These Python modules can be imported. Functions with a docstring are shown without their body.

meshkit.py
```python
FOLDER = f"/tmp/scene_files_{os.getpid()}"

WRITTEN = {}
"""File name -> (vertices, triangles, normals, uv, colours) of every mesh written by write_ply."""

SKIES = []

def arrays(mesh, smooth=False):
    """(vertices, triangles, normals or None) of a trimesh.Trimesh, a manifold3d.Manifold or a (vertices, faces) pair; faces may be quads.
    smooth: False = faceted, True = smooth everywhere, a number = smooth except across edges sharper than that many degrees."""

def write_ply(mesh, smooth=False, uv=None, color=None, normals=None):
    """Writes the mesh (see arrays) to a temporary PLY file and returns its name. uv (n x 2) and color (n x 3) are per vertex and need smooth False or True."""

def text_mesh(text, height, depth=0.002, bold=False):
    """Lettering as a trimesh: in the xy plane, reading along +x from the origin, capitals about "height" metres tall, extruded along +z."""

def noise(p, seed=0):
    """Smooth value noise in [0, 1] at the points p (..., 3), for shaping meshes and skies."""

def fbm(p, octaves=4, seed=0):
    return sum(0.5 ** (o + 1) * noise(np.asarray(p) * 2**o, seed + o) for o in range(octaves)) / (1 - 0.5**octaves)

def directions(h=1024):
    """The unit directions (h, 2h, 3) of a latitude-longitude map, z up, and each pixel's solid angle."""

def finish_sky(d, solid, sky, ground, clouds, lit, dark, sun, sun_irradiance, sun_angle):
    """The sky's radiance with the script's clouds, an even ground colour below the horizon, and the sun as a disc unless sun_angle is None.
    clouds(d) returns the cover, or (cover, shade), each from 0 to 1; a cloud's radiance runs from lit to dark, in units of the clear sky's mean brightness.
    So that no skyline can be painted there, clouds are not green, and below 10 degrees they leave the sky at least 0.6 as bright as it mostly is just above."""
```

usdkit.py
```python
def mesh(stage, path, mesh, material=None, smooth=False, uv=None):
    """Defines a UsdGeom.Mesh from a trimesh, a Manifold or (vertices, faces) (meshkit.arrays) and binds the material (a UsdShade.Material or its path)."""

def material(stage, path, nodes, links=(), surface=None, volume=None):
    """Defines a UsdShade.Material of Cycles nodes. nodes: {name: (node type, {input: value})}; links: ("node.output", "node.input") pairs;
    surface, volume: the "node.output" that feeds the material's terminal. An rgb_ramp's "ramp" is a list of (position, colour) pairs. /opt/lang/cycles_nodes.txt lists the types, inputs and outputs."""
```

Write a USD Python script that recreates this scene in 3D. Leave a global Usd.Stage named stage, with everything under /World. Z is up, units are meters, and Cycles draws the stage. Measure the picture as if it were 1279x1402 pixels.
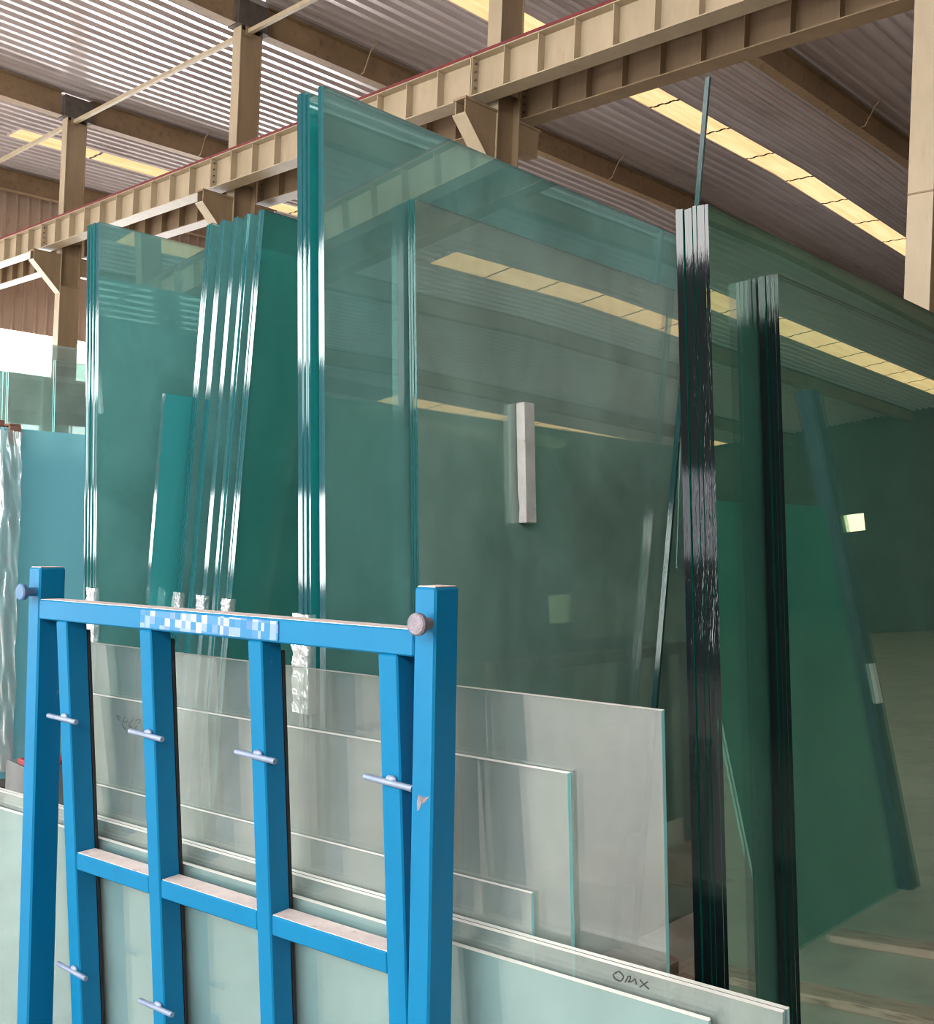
import math, random
import numpy as np, trimesh, usdkit, meshkit
from shapely.geometry import Polygon
from pxr import Usd, UsdGeom, UsdLux, UsdShade, Sdf, Gf, Vt

stage = Usd.Stage.CreateInMemory()
UsdGeom.SetStageUpAxis(stage, "Z")
UsdGeom.SetStageMetersPerUnit(stage, 1.0)
UsdGeom.Xform.Define(stage, "/World")
rng = np.random.default_rng(7)
random.seed(7)

# ------------------------------------------------------------------ camera, light, exposure
F_PX, W_PX = 1413.0, 1279.0
YAW, PITCH, ROLL = (math.radians(a) for a in (46.365, 0.586, 2.338))
EYE = np.array([0.0, 0.0, 1.6])
fw = np.array([math.sin(YAW) * math.cos(PITCH), math.cos(YAW) * math.cos(PITCH), math.sin(PITCH)])
r0 = np.array([math.cos(YAW), -math.sin(YAW), 0.0])
u0 = np.cross(r0, fw)
rt = math.cos(ROLL) * r0 + math.sin(ROLL) * u0
up = -math.sin(ROLL) * r0 + math.cos(ROLL) * u0
cam = UsdGeom.Camera.Define(stage, "/World/camera")
cam.CreateHorizontalApertureAttr(36.0)
cam.CreateFocalLengthAttr(36.0 * F_PX / W_PX)
cam.CreateExposureAttr(0.3)
cam.AddTransformOp().Set(Gf.Matrix4d(*rt, 0, *up, 0, *(-fw), 0, *EYE, 1))

dome = UsdLux.DomeLight.Define(stage, "/World/sky")
dome.CreateIntensityAttr(1.0)
dome.CreateColorAttr(Gf.Vec3f(0.75, 0.85, 1.0))

WIN_L = 10.0       # radiance of the daylit windows and the added light panel in the left wall
WIN_F = 8.0
WIN_D = 3.0       # of the dim lower windows near the camera       # of the far wall
PANEL_R = 2.6       # of the added warm panels in the right wall, in place of distant skylights
SKY_S = 1.2      # of the amber skylights

# ------------------------------------------------------------------ helpers
used = {}
ORD = ["first", "second", "third", "fourth", "fifth", "sixth", "seventh", "eighth", "ninth", "tenth"]
def numbered(parent, name):
    k = (parent, name)
    n = used.get(k, 0)
    used[k] = n + 1
    return name if n == 0 else f"{name}_{n:03d}"

def meta(p, label=None, cat=None, group=None, kind=None):
    for k, v in (("label", label), ("category", cat), ("group", group), ("kind", kind)):
        if v:
            p.SetCustomDataByKey(k, v)
    return p

def thing(name, label=None, cat=None, loc=(0, 0, 0), rotz=0, group=None, kind=None):
    path = "/World/" + numbered("/World", name)
    x = UsdGeom.Xform.Define(stage, path)
    x.AddTranslateOp().Set(Gf.Vec3d(*map(float, loc)))
    if rotz:
        x.AddRotateZOp().Set(float(rotz))
    return meta(x.GetPrim(), label, cat, group, kind)

def obj(name, mesh, mat, parent=None, label=None, cat=None, group=None, kind=None, smooth=False):
    pp = str(parent.GetPath()) if parent is not None else "/World"
    m = usdkit.mesh(stage, pp + "/" + numbered(pp, name), mesh, "/World/Looks/" + mat, smooth=smooth)
    return meta(m.GetPrim(), label, cat, group, kind)

def copy_of(root, label, loc=(0, 0, 0), rotz=0, group=None):
    was = root.GetCustomData()
    base = root.GetName()
    while base[-4:-3] == "_" and base[-3:].isdigit():
        base = base[:-4]
    r = thing(base, label, was.get("category"), loc, rotz, group or was.get("group"), was.get("kind"))
    r.GetReferences().AddInternalReference(root.GetPath())
    r.SetInstanceable(True)
    return r

def cat_(ms):
    return trimesh.util.concatenate(ms)

def bx(x0, x1, y0, y1, z0, z1):
    m = trimesh.creation.box((x1 - x0, y1 - y0, z1 - z0))
    m.apply_translation(((x0 + x1) / 2, (y0 + y1) / 2, (z0 + z1) / 2))
    return m

def cbx(x0, x1, y0, y1, z0, z1, c=0.004):
    P = []
    lo, hi = np.array([x0, y0, z0]), np.array([x1, y1, z1])
    for s in np.ndindex(2, 2, 2):
        s = np.array(s)
        for k in range(3):
            d = np.full(3, c); d[k] = 0
            P.append(np.where(s == 0, lo + d, hi - d))
    return trimesh.convex.convex_hull(np.array(P))

def prism_y(poly, y0, y1):
    """polygon in (x, z), extruded along y"""
    m = trimesh.creation.extrude_polygon(Polygon(poly), y1 - y0, engine="earcut")
    T = np.eye(4); T[:3, :3] = np.array([[1, 0, 0], [0, 0, -1], [0, 1, 0]])
    m.apply_transform(T)             # (x,y,z)->(x,-z,y)
    m.apply_translation((0, y1, 0))
    return m

def tube(pts, r, sides=10):
    pts = np.asarray(pts, float)
    V, Fc = [], []
    prev = None
    for i, p in enumerate(pts):
        d = pts[min(i + 1, len(pts) - 1)] - pts[max(i - 1, 0)]
        d /= np.linalg.norm(d)
        a = np.cross(d, (0, 0, 1)) if abs(d[2]) < 0.9 else np.cross(d, (1, 0, 0))
        if prev is not None and np.dot(a, prev) < 0: a = -a
        a /= np.linalg.norm(a); prev = a
        b = np.cross(d, a)
        for k in range(sides):
            t = 2 * math.pi * k / sides
            V.append(p + r * (math.cos(t) * a + math.sin(t) * b))
    n = len(pts)
    for i in range(n - 1):
        for k in range(sides):
            A, B = i * sides + k, i * sides + (k + 1) % sides
            Fc += [(A, B, B + sides), (A, B + sides, A + sides)]
    for k in range(1, sides - 1):
        Fc += [(0, k + 1, k), ((n - 1) * sides, (n - 1) * sides + k, (n - 1) * sides + k + 1)]
    m = trimesh.Trimesh(V, Fc, process=False)
    m.fix_normals()
    return m

# ------------------------------------------------------------------ materials
def M(name, nodes, links, surface):
    usdkit.material(stage, "/World/Looks/" + name, nodes, links, surface=surface)

def paint(name, c, c2, rough=0.5, scale=3.0, spec=0.4, metal=0.0, bump=0.0, stretch=(1, 1, 1), ramp=(0.35, 0.7), fine=None, detail=5):
    n = {"g": ("geometry", {}), "m": ("mapping", {"scale": stretch}),
         "n": ("noise_texture", {"scale": scale, "detail": detail, "roughness": 0.62}),
         "r": ("rgb_ramp", {"ramp": [(ramp[0], c), (ramp[1], c2)]}),
         "p": ("principled_bsdf", {"roughness": rough, "specular_ior_level": spec, "metallic": metal})}
    l = [("g.position", "m.vector"), ("m.vector", "n.vector"), ("n.fac", "r.fac"), ("r.color", "p.base_color")]
    if fine:
        n["n2"] = ("noise_texture", {"scale": fine[0], "detail": 3, "roughness": 0.6})
        n["r2"] = ("rgb_ramp", {"ramp": [(fine[1], (0, 0, 0)), (fine[2], (1, 1, 1))]})
        n["mx"] = ("mix_color", {"b": fine[3]})
        l = [x for x in l if x != ("r.color", "p.base_color")]
        l += [("m.vector", "n2.vector"), ("n2.fac", "r2.fac"), ("r2.color", "mx.fac"), ("r.color", "mx.a"), ("mx.result", "p.base_color")]
    if bump:
        n["nb"] = ("noise_texture", {"scale": scale * 6, "detail": 4})
        n["b"] = ("bump", {"strength": bump, "distance": 0.01})
        l += [("m.vector", "nb.vector"), ("nb.fac", "b.height"), ("b.normal", "p.normal")]
    M(name, n, l, "p.BSDF")

def emit(name, c, strength, c2=None, scale=2.0, stretch=(1, 1, 1)):
    n = {"e": ("emission", {"color": c, "strength": strength})}
    l = []
    if c2:
        n |= {"g": ("geometry", {}), "m": ("mapping", {"scale": stretch}), "n": ("noise_texture", {"scale": scale, "detail": 4, "roughness": 0.6}),
              "r": ("rgb_ramp", {"ramp": [(0.3, c2), (0.62, c)]})}
        l = [("g.position", "m.vector"), ("m.vector", "n.vector"), ("n.fac", "r.fac"), ("r.color", "e.color")]
    M(name, n, l, "e.emission")

def glass(name, body, edge, gloss=1.0, see=None, haze=0.0, haze_c=(0.6, 0.65, 0.62), top=None, tint=(1, 1, 1), rough=0.0, edge_rough=0.05, edge_spec=0.9, refract=False, gmin=0.0, wave=0.0):
    """body: colour of the bulk (see None: no light gets through the stack behind, else the share that does not pass is haze)"""
    top = top or edge
    n = {"g": ("geometry", {}),
         "ior": ("math", {"math_type": "multiply_add", "value2": -0.8333, "value3": 1.5}),
         "fr": ("fresnel", {}),
         "k": ("math", {"math_type": "multiply_add", "value2": gloss, "value3": gmin, "use_clamp": True}),
         "gl": ("glossy_bsdf", {"color": tint, "roughness": rough}),
         "face": ("mix_closure", {}),
         "at": ("attribute", {"attribute": "edge"}),
         "is_edge": ("math", {"math_type": "greater_than", "value2": 0.25}),
         "is_top": ("math", {"math_type": "greater_than", "value2": 0.75}),
         "ec": ("mix_color", {"a": edge, "b": top}),
         "mp": ("mapping", {"scale": (60, 60, 5)}),
         "nz": ("noise_texture", {"scale": 1.0, "detail": 4, "roughness": 0.7}),
         "bp": ("bump", {"strength": 0.10, "distance": 0.003}),
         "ep": ("principled_bsdf", {"roughness": edge_rough, "specular_ior_level": edge_spec}),
         "out": ("mix_closure", {})}
    l = [("g.backfacing", "ior.value1"), ("ior.value", "fr.IOR"), ("fr.fac", "k.value1"), ("k.value", "face.fac"),
         ("gl.BSDF", "face.closure2"), ("at.fac", "is_edge.value1"), ("at.fac", "is_top.value1"), ("is_top.value", "ec.fac"),
         ("ec.result", "ep.base_color"), ("g.position", "mp.vector"), ("mp.vector", "nz.vector"), ("nz.fac", "bp.height"), ("bp.normal", "ep.normal"),
         ("is_edge.value", "out.fac"), ("face.closure", "out.closure1"), ("ep.BSDF", "out.closure2")]
    if see is None:
        n["b"] = ("diffuse_bsdf", {"color": body}); l.append(("b.BSDF", "face.closure1"))
    else:
        n["t"] = ("refraction_bsdf", {"color": see, "IOR": 1.0}) if refract else ("transparent_bsdf", {"color": see})
        n["h"] = ("diffuse_bsdf", {"color": haze_c})
        n["hm"] = ("mapping", {"scale": (1.5, 1.5, 0.9)})
        n["hn"] = ("noise_texture", {"scale": 2.2, "detail": 5, "roughness": 0.6, "distortion": 0.4})
        n["hr"] = ("rgb_ramp", {"ramp": [(0.3, tuple(0.72 * c for c in haze_c)), (0.72, tuple(min(1.0, 1.28 * c) for c in haze_c))]})
        l += [("g.position", "hm.vector"), ("hm.vector", "hn.vector"), ("hn.fac", "hr.fac"), ("hr.color", "h.color")]
        n["th"] = ("mix_closure", {"fac": haze})
        l += [("t.BSDF", "th.closure1"), ("h.BSDF", "th.closure2"), ("th.closure", "face.closure1")]
    if wave:
        n["wm"] = ("mapping", {"scale": (7, 7, 0.8)})
        n["wn"] = ("noise_texture", {"scale": 1.0, "detail": 1})
        n["wb"] = ("bump", {"strength": wave, "distance": 0.01})
        l += [("g.position", "wm.vector"), ("wm.vector", "wn.vector"), ("wn.fac", "wb.height"), ("wb.normal", "gl.normal")]
    M(name, n, l, "out.closure")

# glass: "front" sheets can be looked through, "core" sheets stand deep in a stack and pass no light
glass("teal_front", None, (0.012, 0.075, 0.085), see=(0.80, 0.93, 0.90), haze=0.22, haze_c=(0.36, 0.66, 0.65), gloss=2.2)
glass("teal_core", (0.02, 0.27, 0.27), (0.010, 0.060, 0.072), gloss=4.0, gmin=0.36, tint=(0.78, 0.97, 0.95), rough=0.012)
glass("deep_front", None, (0.012, 0.075, 0.085), see=(0.66, 0.90, 0.86), haze=0.08, haze_c=(0.3, 0.6, 0.55), gloss=1.4)
glass("deep_core", (0.05, 0.32, 0.335), (0.010, 0.065, 0.070), gloss=3.0, gmin=0.08, tint=(0.65, 0.95, 0.92))
glass("pale_front", None, (0.02, 0.09, 0.09), see=(0.86, 0.92, 0.89), haze=0.22, haze_c=(0.50, 0.66, 0.62), gloss=2.2)
glass("pale_core", (0.04, 0.27, 0.25), (0.02, 0.09, 0.09), gloss=4.5, gmin=0.42, tint=(0.90, 0.96, 0.92))
glass("green_front", None, (0.003, 0.005, 0.006), see=(0.84, 0.95, 0.90), haze=0.08, haze_c=(0.25, 0.52, 0.45), gloss=1.8, edge_spec=0.5)
glass("green_core", (0.003, 0.125, 0.092), (0.003, 0.005, 0.006), gloss=3.5, gmin=0.16, tint=(0.74, 0.95, 0.83), edge_spec=0.5)
glass("green_sheet", (0.012, 0.16, 0.12), (0.3, 0.6, 0.5), gloss=2.0, gmin=0.02, tint=(0.8, 0.95, 0.9))
glass("clear_sheet", None, (0.20, 0.55, 0.56), see=(0.88, 0.93, 0.91), haze=0.115, haze_c=(0.54, 0.545, 0.535), gloss=1.6, top=(0.62, 0.62, 0.57), edge_rough=0.3)  # teal edge colour carries the glow of light led through the sheet
glass("clear_sheet_deep", None, (0.20, 0.55, 0.56), see=(0.88, 0.93, 0.91), haze=0.115, haze_c=(0.54, 0.545, 0.535), gloss=1.6, top=(0.62, 0.62, 0.57), edge_rough=0.3, refract=True)
glass("pale_stack_front", None, (0.2, 0.4, 0.4), see=(0.9, 0.95, 0.94), haze=0.12, haze_c=(0.5, 0.55, 0.52), gloss=1.5, top=(0.66, 0.65, 0.6), edge_rough=0.35)
glass("pale_stack_core", (0.175, 0.31, 0.325), (0.2, 0.4, 0.4), gloss=2.0, gmin=0.03, tint=(0.85, 0.95, 0.95), top=(0.6, 0.6, 0.55), edge_rough=0.35)
glass("blue_core", (0.16, 0.42, 0.50), (0.1, 0.25, 0.28), gloss=1.5, gmin=0.02, tint=(0.8, 0.95, 1.0), rough=0.12)
glass("far_core", (0.34, 0.58, 0.53), (0.2, 0.4, 0.4), gloss=2.0, gmin=0.03, tint=(0.85, 0.95, 0.95))
glass("strip_glass", None, (0.012, 0.05, 0.05), see=(0.75, 0.92, 0.88), haze=0.03, gloss=1.5)

paint("roof_steel", (0.60, 0.53, 0.515), (0.77, 0.705, 0.70), rough=0.28, scale=0.5, spec=0.5, metal=0.55, stretch=(0.3, 1.2, 1), fine=(1.6, 0.6, 0.9, (0.34, 0.27, 0.25)))
paint("roof_brightened", (0.80, 0.79, 0.78), (0.88, 0.87, 0.86), rough=0.45, scale=0.5, spec=0.5, metal=0.1, stretch=(0.5, 1.2, 1))  # same roof coloured lighter, so the glass mirrors a brighter hall
paint("cream_steel", (0.385, 0.305, 0.205), (0.315, 0.247, 0.162), rough=0.5, scale=1.6, stretch=(2, 2, 0.5), fine=(9, 0.6, 0.85, (0.30, 0.20, 0.12)))
paint("brown_steel", (0.27, 0.175, 0.095), (0.185, 0.118, 0.065), rough=0.55, scale=1.1, fine=(7, 0.55, 0.8, (0.12, 0.08, 0.05)))
paint("cream_steel_shade", (0.28, 0.195, 0.115), (0.205, 0.14, 0.082), rough=0.5, scale=1.5, stretch=(2, 2, 0.4), fine=(8, 0.6, 0.85, (0.2, 0.13, 0.08)))  # darker copy of the cream paint, for parts that lie in shade
paint("dark_steel", (0.05, 0.04, 0.035), (0.10, 0.08, 0.06), rough=0.6, scale=5)
paint("red_rail", (0.16, 0.014, 0.018), (0.10, 0.018, 0.02), rough=0.5, scale=4)
paint("blue_paint", (0.0, 0.15, 0.315), (0.0, 0.136, 0.285), rough=0.4, scale=9, spec=0.22, stretch=(1, 1, 0.4), fine=(34, 0.73, 0.78, (0.16, 0.19, 0.24)))
paint("dusty_top", (0.62, 0.53, 0.50), (0.50, 0.42, 0.40), rough=0.8, scale=18, fine=(50, 0.6, 0.75, (0.36, 0.29, 0.27)))
paint("peg_steel", (0.23, 0.28, 0.38), (0.17, 0.21, 0.31), rough=0.4, scale=20, metal=0.2)
paint("knob_steel", (0.24, 0.21, 0.24), (0.13, 0.11, 0.13), rough=0.45, scale=60, metal=0.3, bump=0.3)
paint("knob_blue", (0.03, 0.14, 0.28), (0.12, 0.14, 0.2), rough=0.4, scale=40)
paint("concrete", (0.40, 0.36, 0.30), (0.30, 0.27, 0.225), rough=0.45, scale=0.9, fine=(5, 0.5, 0.75, (0.24, 0.21, 0.18)))
paint("timber", (0.44, 0.29, 0.225), (0.31, 0.20, 0.155), rough=0.75, scale=6, stretch=(5, 0.7, 5), fine=(12, 0.55, 0.7, (0.16, 0.09, 0.07)), bump=0.2)
paint("pale_timber", (0.52, 0.42, 0.33), (0.40, 0.31, 0.24), rough=0.75, scale=6, stretch=(0.8, 5, 5), bump=0.2)
paint("wall_sheet", (0.47, 0.335, 0.255), (0.38, 0.27, 0.20), rough=0.6, scale=1.2, stretch=(1, 1, 0.3), fine=(6, 0.6, 0.8, (0.25, 0.17, 0.12)))
paint("wall_dark", (0.085, 0.085, 0.075), (0.06, 0.06, 0.055), rough=0.9, scale=0.6)  # coloured near black so the glass mirrors an unlit far hall
paint("wall_plain", (0.30, 0.29, 0.26), (0.22, 0.21, 0.19), rough=0.8, scale=0.6)
paint("white_foam", (0.46, 0.45, 0.425), (0.38, 0.365, 0.34), rough=0.8, scale=18, fine=(45, 0.68, 0.74, (0.25, 0.25, 0.24)))
paint("paper", (0.78, 0.78, 0.76), (0.68, 0.68, 0.66), rough=0.7, scale=12)
paint("red_plastic", (0.30, 0.025, 0.03), (0.22, 0.02, 0.03), rough=0.45, scale=10)
paint("card_brown", (0.20, 0.095, 0.065), (0.13, 0.06, 0.045), rough=0.8, scale=14)
paint("dark_offcut", (0.10, 0.11, 0.11), (0.16, 0.17, 0.17), rough=0.3, scale=6)
paint("rubber", (0.008, 0.008, 0.010), (0.014, 0.014, 0.016), rough=0.7, scale=20)
paint("ink", (0.03, 0.03, 0.03), (0.05, 0.05, 0.05), rough=0.7, scale=20)
paint("frame_grey", (0.25, 0.25, 0.25), (0.2, 0.2, 0.2), rough=0.5, scale=3)
paint("post_navy", (0.006, 0.016, 0.030), (0.012, 0.024, 0.04), rough=0.35, scale=8)
emit("window_light", (1.0, 0.99, 0.97), WIN_L)
emit("dim_window_light", (0.92, 0.93, 1.0), WIN_D)
emit("far_window_light", (1.0, 1.0, 1.0), WIN_F)
emit("warm_standin_light", (1.0, 0.72, 0.48), PANEL_R)
emit("skylight_amber", (1.0, 0.63, 0.32), SKY_S, (0.82, 0.48, 0.21), scale=1.3, stretch=(0.5, 4, 1))
M("plastic_film", {"g": ("geometry", {}), "t": ("transparent_bsdf", {"color": (0.95, 0.97, 0.97)}), "d": ("diffuse_bsdf", {"color": (0.75, 0.78, 0.78)}),
                   "gl": ("glossy_bsdf", {"roughness": 0.12, "color": (1, 1, 1)}), "a": ("mix_closure", {"fac": 0.4}), "b": ("mix_closure", {"fac": 0.33})},
  [("t.BSDF", "a.closure1"), ("d.BSDF", "a.closure2"), ("a.closure", "b.closure1"), ("gl.BSDF", "b.closure2")], "b.closure")
# flat print of the small plate on the rack: made-up pale blocks on blue for unreadable lettering
M("plate_print", {"g": ("geometry", {}), "mp": ("mapping", {"scale": (58, 58, 58)}), "fl": ("vector_math", {"math_type": "floor"}),
                  "w": ("white_noise_texture", {}), "r": ("rgb_ramp", {"ramp": [(0.0, (0.0, 0.15, 0.32)), (0.25, (0.03, 0.17, 0.36)), (0.35, (0.10, 0.20, 0.42)), (0.5, (0.17, 0.27, 0.42)), (0.66, (0.28, 0.34, 0.42)), (0.85, (0.44, 0.44, 0.50)), (0.95, (0.06, 0.16, 0.38))], "interpolate": False}),
                  "p": ("principled_bsdf", {"roughness": 0.4})},
  [("g.position", "mp.vector"), ("mp.vector", "fl.vector1"), ("fl.vector", "w.vector"), ("w.value", "r.fac"), ("r.color", "p.base_color")], "p.BSDF")

# ------------------------------------------------------------------ the setting
X0, X1, Y0, Y1 = -7.0, 47.0, -33.0, 27.4
CX = 9.35                                     # face of the row of columns
FRAMES = [-26.2, -20.4, -14.6, -8.6, 3.49, 8.78, 14.55, 20.75, 26.75]
STRIPS = [-24.3, -12.3, -0.3, 11.72, 23.95]
RIDGE = 23.0
def roof_z(x):
    if x > RIDGE:
        return 10.08 + 0.02 * (RIDGE - 9.5) - 0.025 * (x - RIDGE)
    return 10.08 + (0.02 * (x - 9.5) if x > 9.5 else 0.008 * (9.5 - x))

obj("floor", bx(X0, X1, Y0, Y1, -0.2, 0.0), "concrete", kind="structure")

PITCH_R, DEP = 0.27, 0.075
def corrugated(ya, yb, xs, thick=0.004, lift=0.0, dep=DEP):
    ys, zs = [], []
    k0, k1 = math.floor(ya / PITCH_R) - 1, math.ceil(yb / PITCH_R) + 1
    for k in range(k0, k1):
        for f, z in ((0.0, 0), (0.38, 0), (0.52, 1), (0.86, 1)):
            ys.append((k + f) * PITCH_R); zs.append(z * dep)
    ys, zs = np.array(ys), np.array(zs)
    g = np.unique(np.concatenate([[ya, yb], ys[(ys > ya) & (ys < yb)]]))
    h = np.interp(g, ys, zs)
    n = len(g)
    V, Fc = [], []
    for side, t in ((0, 0), (1, thick)):
        for x in xs:
            for y, z in zip(g, h):
                V.append((x, y, roof_z(x) + z + t + lift))
    S = len(xs) * n
    for i in range(len(xs) - 1):
        for j in range(n - 1):
            a, b, c, d = i * n + j, i * n + j + 1, (i + 1) * n + j + 1, (i + 1) * n + j
            Fc += [(a, b, c), (a, c, d), (S + a, S + c, S + b), (S + a, S + d, S + c)]
    return trimesh.Trimesh(V, Fc, process=False)

ceil = thing("ceiling", kind="structure")
edges = [Y0]
for s in STRIPS:
    hw = 0.36 if s > -5 else 0.48 if s > -20 else 0.9
    edges += [s - hw, s + hw]
edges.append(Y1)
for i in range(0, len(edges), 2):
    obj("roof_sheet", corrugated(edges[i], edges[i + 1], [9.5, RIDGE, X1]), "roof_steel" if edges[i] > -0.5 else "roof_brightened", ceil)
obj("roof_sheet", corrugated(Y0, Y1, [X0, 2.0, 9.5]), "roof_steel", ceil)
for s in (-0.3, 11.72, 23.95):
    obj("roof_sheet", corrugated(s - 0.36, s + 0.36, [9.5, 9.62]), "roof_steel", ceil)
for s, xa in ((-24.3, 26.5), (-12.3, 11.1)):
    hw = 0.48 if s > -20 else 0.9
    obj("roof_sheet", corrugated(s - hw, s + hw, [9.5, xa] if xa < RIDGE else [9.5, RIDGE, xa]), "roof_steel", ceil)
names = {11.72: "row of amber skylight panels crossing the roof above the dark green glass", 23.95: "far row of amber skylight panels seen left, behind the columns",
         -12.3: "amber skylight row mirrored in the big clear pane", -0.3: "amber skylight row over the aisle beside the camera", -24.3: "amber skylight row at the back end of the hall"}
PAN = 1.98
for s in STRIPS:
    sk = thing("skylight", names[s], "skylight", kind="structure")
    x = {-12.3: 11.1, -24.3: 26.5}.get(s, 9.62)
    hw = 0.355 if s > -5 else 0.475 if s > -20 else 0.895
    xa = x
    for yy in (s - hw, s + hw):
        ms = []
        for a, b in ((xa - 0.02, RIDGE), (RIDGE, X1)) if xa < RIDGE else ((xa - 0.02, X1),):
            m = bx(a, b, yy - 0.011, yy + 0.011, 0, 1)
            v = np.array(m.vertices)
            v[:, 2] = np.array([roof_z(q[0]) for q in v]) + np.where(v[:, 2] > 0.5, 0.095, -0.004)
            ms.append(trimesh.Trimesh(v, m.faces, process=False))
        obj("edge_flashing", cat_(ms), "roof_steel", sk)
    while x < X1 - PAN - 0.1:
        obj("skylight_panel", corrugated(s - hw, s + hw, [x, RIDGE, x + PAN] if x < RIDGE < x + PAN else [x, x + PAN], dep=0.014), "skylight_amber", sk)
        obj("lap_joint", corrugated(s - hw, s + hw, [x + PAN - 0.02, x + PAN + 0.04], lift=-0.005, dep=0.014), "dark_steel", sk)
        x += PAN + 0.018
        if s == -12.3 and 13.2 > x > 13.0:      # old panels replaced by steel sheet
            x = 13.3
        elif s == -12.3 and 15.4 > x > 15.2:
            x = 17.3
    for xe in {-12.3: (11.1, 13.07, 13.29, 15.27, 17.29), -24.3: (26.5,)}.get(s, (9.62,)):
        obj("end_closure", bx(xe - 0.012, xe + 0.012, s - hw, s + hw, roof_z(xe) - 0.004, roof_z(xe) + 0.095), "roof_steel", sk)
    obj("end_cover", corrugated(s - hw, s + hw, [x - 0.02, X1], dep=0.014), "roof_steel", sk)

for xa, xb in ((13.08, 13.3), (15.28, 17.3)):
    obj("roof_sheet", corrugated(-12.3 - 0.48, -12.3 + 0.48, [xa, xb]), "roof_brightened", ceil)

def wall_with_openings(axis, at, t, lo, hi, top, openings):
    """boxes of a wall along axis ('y' : wall at x=at) between lo..hi, 0..top, leaving rectangular openings (a, b, z0, z1)"""
    cuts = sorted({lo, hi, *[o[0] for o in openings], *[o[1] for o in openings]})
    out = []
    for a, b in zip(cuts, cuts[1:]):
        zs = sorted([(o[2], o[3]) for o in openings if o[0] <= a + 1e-6 and o[1] >= b - 1e-6])
        z = 0.0
        for z0, z1 in zs + [(top, top)]:
            if z0 > z + 1e-6:
                out.append(bx(at, at + t, a, b, z, z0) if axis == "y" else bx(a, b, at, at + t, z, z0))
            z = z1
    return cat_(out)

wl_open = [(-20.0, 8.2, 4.8, 7.4), (0.4, 5.7, 0.3, 4.4), (6.0, 8.2, 1.3, 2.3), (8.3, 11.2, 6.4, 9.0), (9.0, 26.4, 4.15, 6.0), (9.0, 26.4, 0.5, 1.95)]  # door-sized opening added to light the rack; upper near band lengthened to brighten roof
obj("wall_left", wall_with_openings("y", X0 - 0.2, 0.2, Y0, Y1, 10.3, wl_open), "wall_plain", kind="structure")
wf_open = [(-5.5, 9.0, 1.2, 6.16), (9.9, 22.0, 1.2, 6.16)]
obj("wall_back", wall_with_openings("x", Y0 - 0.2, 0.2, X0, X1, 11.2, []), "wall_dark", kind="structure")
wr_open = [(-32.0, -20.8, 1.3, 2.9), (-20.3, -17.3, 4.7, 5.5)]  # added glowing panels that stand in for skylights farther off
obj("wall_right", wall_with_openings("y", X1, 0.2, Y0, Y1, 11.2, wr_open), "wall_dark", kind="structure")
# far wall: ribbed brown cladding above a bright band
wf = thing("wall_far", kind="structure")
obj("cladding", wall_with_openings("x", Y1 + 0.02, 0.18, X0, X1, 11.2, wf_open), "wall_sheet", wf)
ribs = []
for k in range(int((X1 - X0) / 0.3)):
    x = X0 + 0.15 + 0.3 * k
    ribs.append(bx(x, x + 0.05, Y1 - 0.02, Y1 + 0.02, 6.18, 10.4))
obj("cladding_rib", cat_(ribs), "wall_sheet", wf, kind="stuff")

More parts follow.
